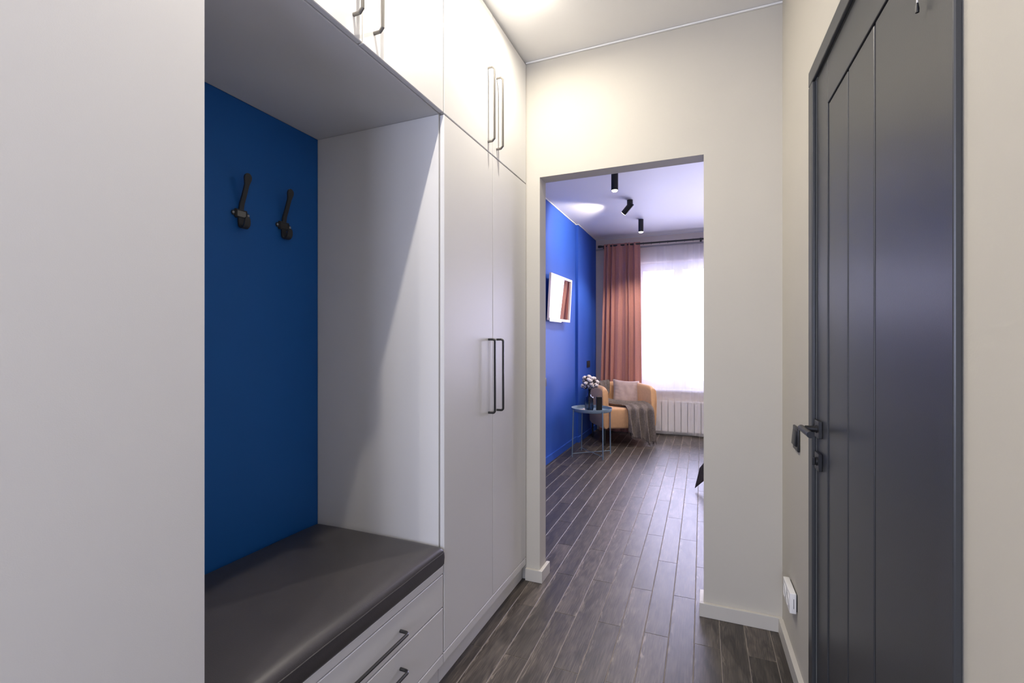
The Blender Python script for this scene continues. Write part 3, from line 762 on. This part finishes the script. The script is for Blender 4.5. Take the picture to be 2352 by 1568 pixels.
# ------------------------------------------------------------------ armchair (local: -y front, x right seen from the front)
fd = Vector((0.55, -0.835)).normalized()
cang = math.atan2(fd.y, fd.x) + PI / 2
CC = Vector((-0.8985, 5.880)) - fd * 0.325
t = thing('armchair', 'ochre tub armchair in the corner beside the terracotta curtain', 'armchair', (CC.x, CC.y, 0), cang)
hw, hd, Rb, th = 0.352, 0.325, 0.20, 0.075
def ushape(inset, n=8):
    """open U from the front left, round the back, to the front right"""
    a = hw - inset; d = hd - inset; R = max(Rb - inset, 0.02)
    pts = [(-a, -hd)]
    pts += [(-a, -hd + (d - R + hd) * k / 5) for k in range(1, 5)]
    pts += [(-a + R - R * math.cos(q), d - R + R * math.sin(q)) for q in [PI / 2 * k / n for k in range(n + 1)]]
    pts += [(-a + R + (2 * a - 2 * R) * k / 4, d) for k in range(1, 4)]
    pts += [(a - R + R * math.sin(q), d - R + R * math.cos(q)) for q in [PI / 2 * k / n for k in range(n + 1)]]
    pts += [(a, -hd + (d - R + hd) * k / 5) for k in range(4, 0, -1)] + [(a, -hd)]
    return pts
def shell():
    b = bmesh.new(); zb_, zt_ = 0.205, 0.712
    # cross-section loop (inset, z, frontpull)
    sec = [(0.035, zb_, 0), (0.012, zb_ + 0.03, 0), (0.002, 0.40, 0), (0.0, 0.55, 0), (0.004, zt_ - 0.035, 0.0), (0.014, zt_ - 0.010, 0), (0.030, zt_, 0), (th - 0.025, zt_, 0), (th - 0.008, zt_ - 0.012, 0), (th, zt_ - 0.04, 0), (th + 0.002, 0.50, 0), (th, zb_ + 0.02, 0), (th - 0.015, zb_, 0)]
    rings = []
    for ins, z, _ in sec:
        P = ushape(ins); ring = []
        for k, (x, y) in enumerate(P):
            # the front ends of the arms round off toward the top, top slopes slightly down to the front
            fr = max(0.0, min(1.0, (-hd + 0.16 - y) / 0.16))
            zz = z
            if z > 0.5: zz = z - 0.030 * fr ** 2 * (z - 0.5) / 0.21 + 0.012 * max(0, (y + 0.1) / 0.4) * (z - 0.5) / 0.21
            yy = y
            if k in (0, len(P) - 1):
                yy = y + 0.04 * max(0, (z - 0.64) / 0.07) ** 2
            ring.append(b.verts.new((x, yy, zz)))
        rings.append(ring)
    n = len(rings); m = len(rings[0])
    for i in range(n):
        A, B = rings[i], rings[(i + 1) % n]
        for k in range(m - 1): b.faces.new((A[k], A[k + 1], B[k + 1], B[k]))
    b.faces.new([r[0] for r in rings]); b.faces.new([r[-1] for r in rings][::-1])
    bmesh.ops.recalc_face_normals(b, faces=b.faces)
    e = [x for x in b.edges if all(v.co.y < -hd + 0.05 for v in x.verts) and len(x.link_faces) == 2 and any(len(fc.verts) > 4 for fc in x.link_faces)]
    bmesh.ops.bevel(b, geom=e, offset=0.010, segments=3, affect='EDGES', profile=0.5)
    return b
mb = MB(); mb.add(shell()); mb.obj('tub_shell', M_ORANGE, t, smooth=50)
mb = MB(); a = hw - th - 0.001
mb.box(-a, a, -hd - 0.012, hd - th - 0.002, 0.205, 0.452, 0.028, 4); mb.obj('seat', M_ORANGE, t, smooth=60)
legm = MB().tube([(0, 0, 0.0005), (0, 0, 0.206)], 0.01, 12, rr=[0.0085, 0.0135]).mesh('leg', M_BLACK, 40)
for lx, ly in ((-0.31, -0.285), (0.318, -0.298), (-0.27, 0.24), (0.27, 0.24)):
    o = D.objects.new('leg', legm); COL.objects.link(o); o.parent = t; o.location = (lx, ly, 0)
CHM = Matrix.Translation((CC.x, CC.y, 0)) @ Matrix.Rotation(cang, 4, 'Z')

# throw pillow leaning on the backrest
def pillow(wd, ht, dp, seed=3):
    b = bmesh.new(); n = 26; r = random.Random(seed)
    def pt(u, v, side):
        x = (u * 2 - 1); y = (v * 2 - 1)
        pin = 1 - 0.10 * (1 - x * x) * (abs(y) ** 3); pin2 = 1 - 0.10 * (1 - y * y) * (abs(x) ** 3)
        h_ = (max(0, (1 - x ** 4)) * max(0, (1 - y ** 4))) ** 0.55
        e = 0.004 * math.sin(26 * y + 7 * x) * max(0, abs(x) - 0.35) * 1.6 + 0.002 * math.sin(11 * x + 4 * y)
        return (x * wd / 2 * pin2, side * (dp / 2 * h_ + (e if h_ > 0.08 else 0)), y * ht / 2 * pin)
    for side in (-1, 1):
        V = [[b.verts.new(pt(i / n, j / n, side)) for j in range(n + 1)] for i in range(n + 1)]
        for i in range(n):
            for j in range(n): b.faces.new((V[i][j], V[i + 1][j], V[i + 1][j + 1], V[i][j + 1]))
    bmesh.ops.remove_doubles(b, verts=b.verts, dist=1e-4); bmesh.ops.recalc_face_normals(b, faces=b.faces); return b
pb = pillow(0.345, 0.365, 0.13)
t = thing('throw_pillow', 'dusty pink square pillow leaning on the ochre armchair back', 'pillow')
MP = CHM @ Matrix.Translation((0.140, 0.120, 0.580)) @ Matrix.Rotation(math.radians(-17), 4, 'X') @ Matrix.Rotation(math.radians(9), 4, 'Y') @ Matrix.Rotation(math.radians(-14), 4, 'Z')
t.matrix_world = MP
mb = MB(); mb.add(pb); mb.obj('cover', M_PILLOW, t, smooth='all')

# wool throw: over the back-left corner, across the seat and down the front
def blend(path, s):
    n = len(path) - 1; q = min(max(s * n, 0), n - 1e-6); i = int(q); f_ = q - i
    P = [path[max(0, min(n, i + d))] for d in (-1, 0, 1, 2)]
    out = []
    for c_ in range(len(path[0])):
        p0, p1, p2, p3 = (P[k][c_] for k in range(4))
        out.append(0.5 * (2 * p1 + (p2 - p0) * f_ + (2 * p0 - 5 * p1 + 4 * p2 - p3) * f_ ** 2 + (3 * p1 - p0 - 3 * p2 + p3) * f_ ** 3))
    return out
# left edge and right edge of the cloth as polylines in chair space
LE = [(-0.352, 0.16, 0.52), (-0.362, 0.12, 0.66), (-0.330, 0.10, 0.722), (-0.268, 0.08, 0.715), (-0.262, 0.03, 0.60), (-0.245, -0.02, 0.50), (-0.17, -0.12, 0.462), (-0.09, -0.25, 0.462), (-0.065, -0.325, 0.462), (-0.060, -0.353, 0.43), (-0.064, -0.362, 0.33), (-0.068, -0.372, 0.25), (-0.070, -0.380, 0.165)]
RE = [(-0.06, 0.345, 0.56), (-0.06, 0.345, 0.68), (-0.055, 0.30, 0.734), (-0.055, 0.236, 0.715), (-0.07, 0.20, 0.60), (-0.10, 0.14, 0.50), (0.10, -0.06, 0.475), (0.265, -0.17, 0.480), (0.272, -0.30, 0.474), (0.272, -0.355, 0.44), (0.268, -0.366, 0.33), (0.266, -0.380, 0.18), (0.268, -0.390, 0.030)]
def throw(u, v):
    a = blend(LE, v); b = blend(RE, v)
    p = [a[k] + (b[k] - a[k]) * u for k in range(3)]
    # bottom hem: steps down toward the right
    fold = math.sin(2 * PI * (3.2 * u + 0.25 * math.sin(4 * v)) + 1.0) + 0.5 * math.sin(2 * PI * 6.1 * u + 5 * v)
    if v < 0.42:
        am = 0.015 * min(1, v / 0.10 + 0.4); p[1] -= am * (fold + 1.3) * 0.7; p[0] += am * (fold + 1.2) * 0.6; p[2] += am * 0.5 * (fold + 1.2)
    elif v < 0.72:
        am = 0.020; p[2] += am * (fold + 1.35) * (1.0 if v < 0.6 else 0.75) * 0.62
    else:
        k = (v - 0.72) / 0.28; am = 0.016 + 0.022 * k; p[1] -= am * (fold + 1.5); p[0] += 0.010 * math.cos(2 * PI * 3.2 * u) * k
        p[2] += 0.02 * k * math.sin(2 * PI * 2.2 * u + 1) * k
    p[2] = max(p[2], 0.012)
    return tuple(p)
t = thing('throw_blanket', 'taupe wool throw draped over the ochre armchair seat', 'blanket', (CC.x, CC.y, 0), cang)
mb = MB(); mb.grid(throw, 90, 150, thick=0.006); mb.obj('cloth', M_THROW, t, smooth='all')
mb = MB(); rr_ = random.Random(4)
for k in range(110):
    u = (k + rr_.random()) / 110; p = Vector(throw(u, 1.0)); q = p + Vector((rr_.uniform(-0.006, 0.006), rr_.uniform(-0.008, 0.002), -rr_.uniform(0.016, 0.03)))
    q.z = max(q.z, 0.003)
    mb.tube([p, (p + q) / 2 + Vector((rr_.uniform(-0.003, 0.003), 0, 0)), q], 0.0013, 4)
o = mb.obj('fringe', M_THROW, t); o['kind'] = 'stuff'

# ------------------------------------------------------------------ round tray table
TX, TY = -1.215, 5.203
t = thing('side_table', 'small round grey-blue tray table in front of the armchair', 'table', (TX, TY, 0))
ZR = 0.527
MB().lathe([(0.0, ZR - 0.032), (0.205, ZR - 0.032), (0.212, ZR - 0.029), (0.219, ZR), (0.2215, ZR + 0.001), (0.2225, ZR - 0.001), (0.216, ZR - 0.034), (0.206, ZR - 0.038), (0.0, ZR - 0.038)], n=64).obj('tray', M_TABLE, t, smooth=40)
legs = [(-0.178, -0.161), (0.161, -0.165), (0.180, 0.142), (-0.164, 0.184)]
for lx, ly in legs:
    tx, ty = lx * 0.93, ly * 0.93; k = 0.224 / math.hypot(tx, ty); tx *= k; ty *= k
    MB().tube([(lx, ly, 0.0005), (tx, ty, ZR - 0.014)], 0.0072, 12, rr=[0.0066, 0.0074]).obj('leg', M_TABLE, t, smooth=40)
for i, j in ((0, 2), (1, 3)):
    mb = MB(); z_ = 0.037 if i == 0 else 0.030
    mb.tube([(legs[i][0], legs[i][1], z_), (legs[j][0], legs[j][1], z_)], 0.0038, 8); mb.obj('cross_bar', M_TABLE, t, smooth=True)
ZT_ = ZR - 0.032   # tray floor
# vase
VX, VY = TX - 0.020, TY - 0.03
t = thing('glass_vase', 'ribbed smoky blue glass bottle vase on the tray table', 'vase', (VX, VY, ZT_ + 0.0005))
out = [(0.0, 0.0), (0.040, 0.0), (0.047, 0.006), (0.048, 0.02), (0.047, 0.140), (0.043, 0.152), (0.026, 0.158), (0.020, 0.164), (0.0185, 0.180), (0.0185, 0.225), (0.021, 0.232)]
inn = [(0.0175, 0.231), (0.0155, 0.225), (0.0155, 0.180), (0.018, 0.162), (0.040, 0.150), (0.0435, 0.138), (0.044, 0.02), (0.036, 0.010), (0.0, 0.010)]
MB().lathe(out + inn, n=72, ribs=24, ramp=0.0022, rz=(0.01, 0.145)).obj('vessel', M_VASE, t, smooth='all')
# cotton branches
t = thing('cotton_branches', 'bunch of white cotton bolls on dark stems in the vase', 'flowers', (VX, VY, ZT_ + 0.02))
pos_px = []
rr_ = random.Random(11)
cc0 = Vector((0.004, 0, 0.285))
bolls = []
tries = 0
while len(bolls) < 30 and tries < 4000:
    tries += 1
    v = Vector((rr_.uniform(-1, 1), rr_.uniform(-1, 1), rr_.uniform(-1, 1)))
    if v.length > 1: continue
    p = cc0 + Vector((v.x * 0.088, v.y * 0.055, v.z * 0.070))
    if all((p - q).length > 0.028 for q in bolls): bolls.append(p)
bme = MB()
for k in range(4):
    a = 2 * PI * k / 4 + 0.3
    bme.sphere((0.0085 * math.cos(a), 0.0085 * math.sin(a), 0.010), 0.0165, 2, (1, 1, 1.05))
bmesh_boll = bme.mesh('boll', M_COTTON, 'all')
cal = MB()
for k in range(5):
    a = 2 * PI * k / 5
    cal.tube([(0, 0, -0.008), (0.015 * math.cos(a), 0.015 * math.sin(a), -0.006), (0.0245 * math.cos(a), 0.0245 * math.sin(a), 0.004), (0.0265 * math.cos(a), 0.0265 * math.sin(a), 0.013)], 0.003, 6, rr=[0.003, 0.0042, 0.0036, 0.0008])
cal_m = cal.mesh('calyx', M_CALYX, True)
for p in bolls:
    d = (p - Vector((0, 0, 0.18))).normalized(); d = (d + Vector((rr_.uniform(-.3, .3), rr_.uniform(-.3, .3), rr_.uniform(-.5, .2)))).normalized()
    o = D.objects.new('boll', bmesh_boll); COL.objects.link(o); o.parent = t; o.location = p
    o.rotation_euler = d.to_track_quat('Z', 'Y').to_euler()
    s_ = rr_.uniform(0.85, 1.1); o.scale = (s_,) * 3
    c_ = D.objects.new('calyx', cal_m); COL.objects.link(c_); c_.parent = o
for k in range(7):
    a = 2 * PI * k / 7; tgt = bolls[k * 3 % len(bolls)]
    MB().tube([(0.004 * math.cos(a), 0.004 * math.sin(a), 0.0), (0.006 * math.cos(a), 0.006 * math.sin(a), 0.15), (tgt * 0.5 + Vector((0, 0, 0.11))), tgt - Vector((0, 0, 0.004))], 0.0017, 6).obj('stem', M_CALYX, t, smooth=True)
# saucer and candle
SX, SY = TX + 0.085, TY - 0.010
t = thing('glass_saucer', 'clear glass saucer under the black candle', 'saucer', (SX, SY, ZT_ + 0.0005))
MB().lathe([(0.0, 0.0), (0.034, 0.0), (0.050, 0.007), (0.0515, 0.008), (0.050, 0.0095), (0.034, 0.0035), (0.0, 0.0035)], n=40).obj('dish', M_CLEAR, t, smooth='all')
t = thing('black_candle', 'tall square black candle standing on the tray table', 'candle', (SX, SY, ZT_ + 0.0045))
t.rotation_euler = (0, 0, math.radians(22))
MB().box(-0.0285, 0.0285, -0.0285, 0.0285, 0, 0.150, 0.002).obj('wax', M_CANDLE, t)
mb = MB(); mb.tube([(-0.014, -0.004, 0.151), (-0.006, 0, 0.158), (0.004, 0.002, 0.156), (0.012, 0.0, 0.151)], 0.0022, 6); mb.obj('raffia_tie', M_TAN, t, smooth=True)
# cards
def card(x, y, z, rz, w_, l_, m, label):
    t = MB().box(-w_ / 2, w_ / 2, -l_ / 2, l_ / 2, 0, 0.0012).obj('postcard', m, None, loc=(x, y, z), rz=rz); tag(t, label, 'card', 'cards lying on the tray table')
card(TX - 0.128, TY - 0.020, ZT_ + 0.0004, math.radians(-35), 0.075, 0.13, M_CARD, 'pinkish printed card at the left rim of tray')
card(TX - 0.080, TY + 0.085, ZT_ + 0.0004, math.radians(20), 0.07, 0.11, M_CARD, 'pinkish printed card behind the vase on tray')
card(TX - 0.088, TY - 0.085, ZT_ + 0.0018, math.radians(-72), 0.06, 0.10, M_CARD2, 'small grey card left of the vase on tray')

# ------------------------------------------------------------------ bed, of which only the corner of the spread shows
t = thing('bed', 'low bed with a dark spread, its hanging corner just visible', 'bed', (0.03, 4.45, 0))
MB().box(0.03, 1.95, 0.02, 1.55, 0.10, 0.30, 0.02, 3).obj('base', M_SHEET, t, smooth=30)
MB().box(0.02, 1.97, 0.01, 1.57, 0.3005, 0.47, 0.04, 4).obj('mattress', M_SHEET, t, smooth=40)
for x_, y_ in ((0.15, 0.12), (1.85, 0.12), (0.15, 1.45), (1.85, 1.45)):
    MB().tube([(x_, y_, 0.0005), (x_, y_, 0.1005)], 0.022, 12).obj('leg', M_BLACK, t, smooth=True)
def spread(u, v):
    # u along x from the left, v along y from the front; draped past the mattress
    x = -0.30 + 2.25 * u; y = -0.30 + 1.85 * v; z = 0.482
    ox_ = max(0, -x); oy_ = max(0, -y)
    z = 0.482
    if ox_ > 0 or oy_ > 0:
        dd = math.hypot(ox_, oy_) if (ox_ > 0 and oy_ > 0) else max(ox_, oy_)
        fl_ = 0.45 if (ox_ > 0 and oy_ > 0) else 0.10
        q_ = fl_ * dd * min(1.0, dd / 0.42); nx = -ox_ / dd * (0.012 + q_); ny = -oy_ / dd * (0.012 + q_)
        dr = dd * 1.09
        bx = 0.0 if ox_ > 0 else x; by = 0.0 if oy_ > 0 else y
        w_ = 0.010 * math.sin(24 * (x if oy_ > 0 else y)) * min(1, dd / 0.2)
        return (bx + nx + (w_ if ox_ > 0 else 0), by + ny + (w_ if oy_ > 0 else 0), max(0.02, 0.484 - dr))
    return (x, y, 0.484)
mb = MB(); mb.grid(spread, 80, 70, thick=0.006); sp = mb.obj('bedspread', M_BED, t, smooth='all')
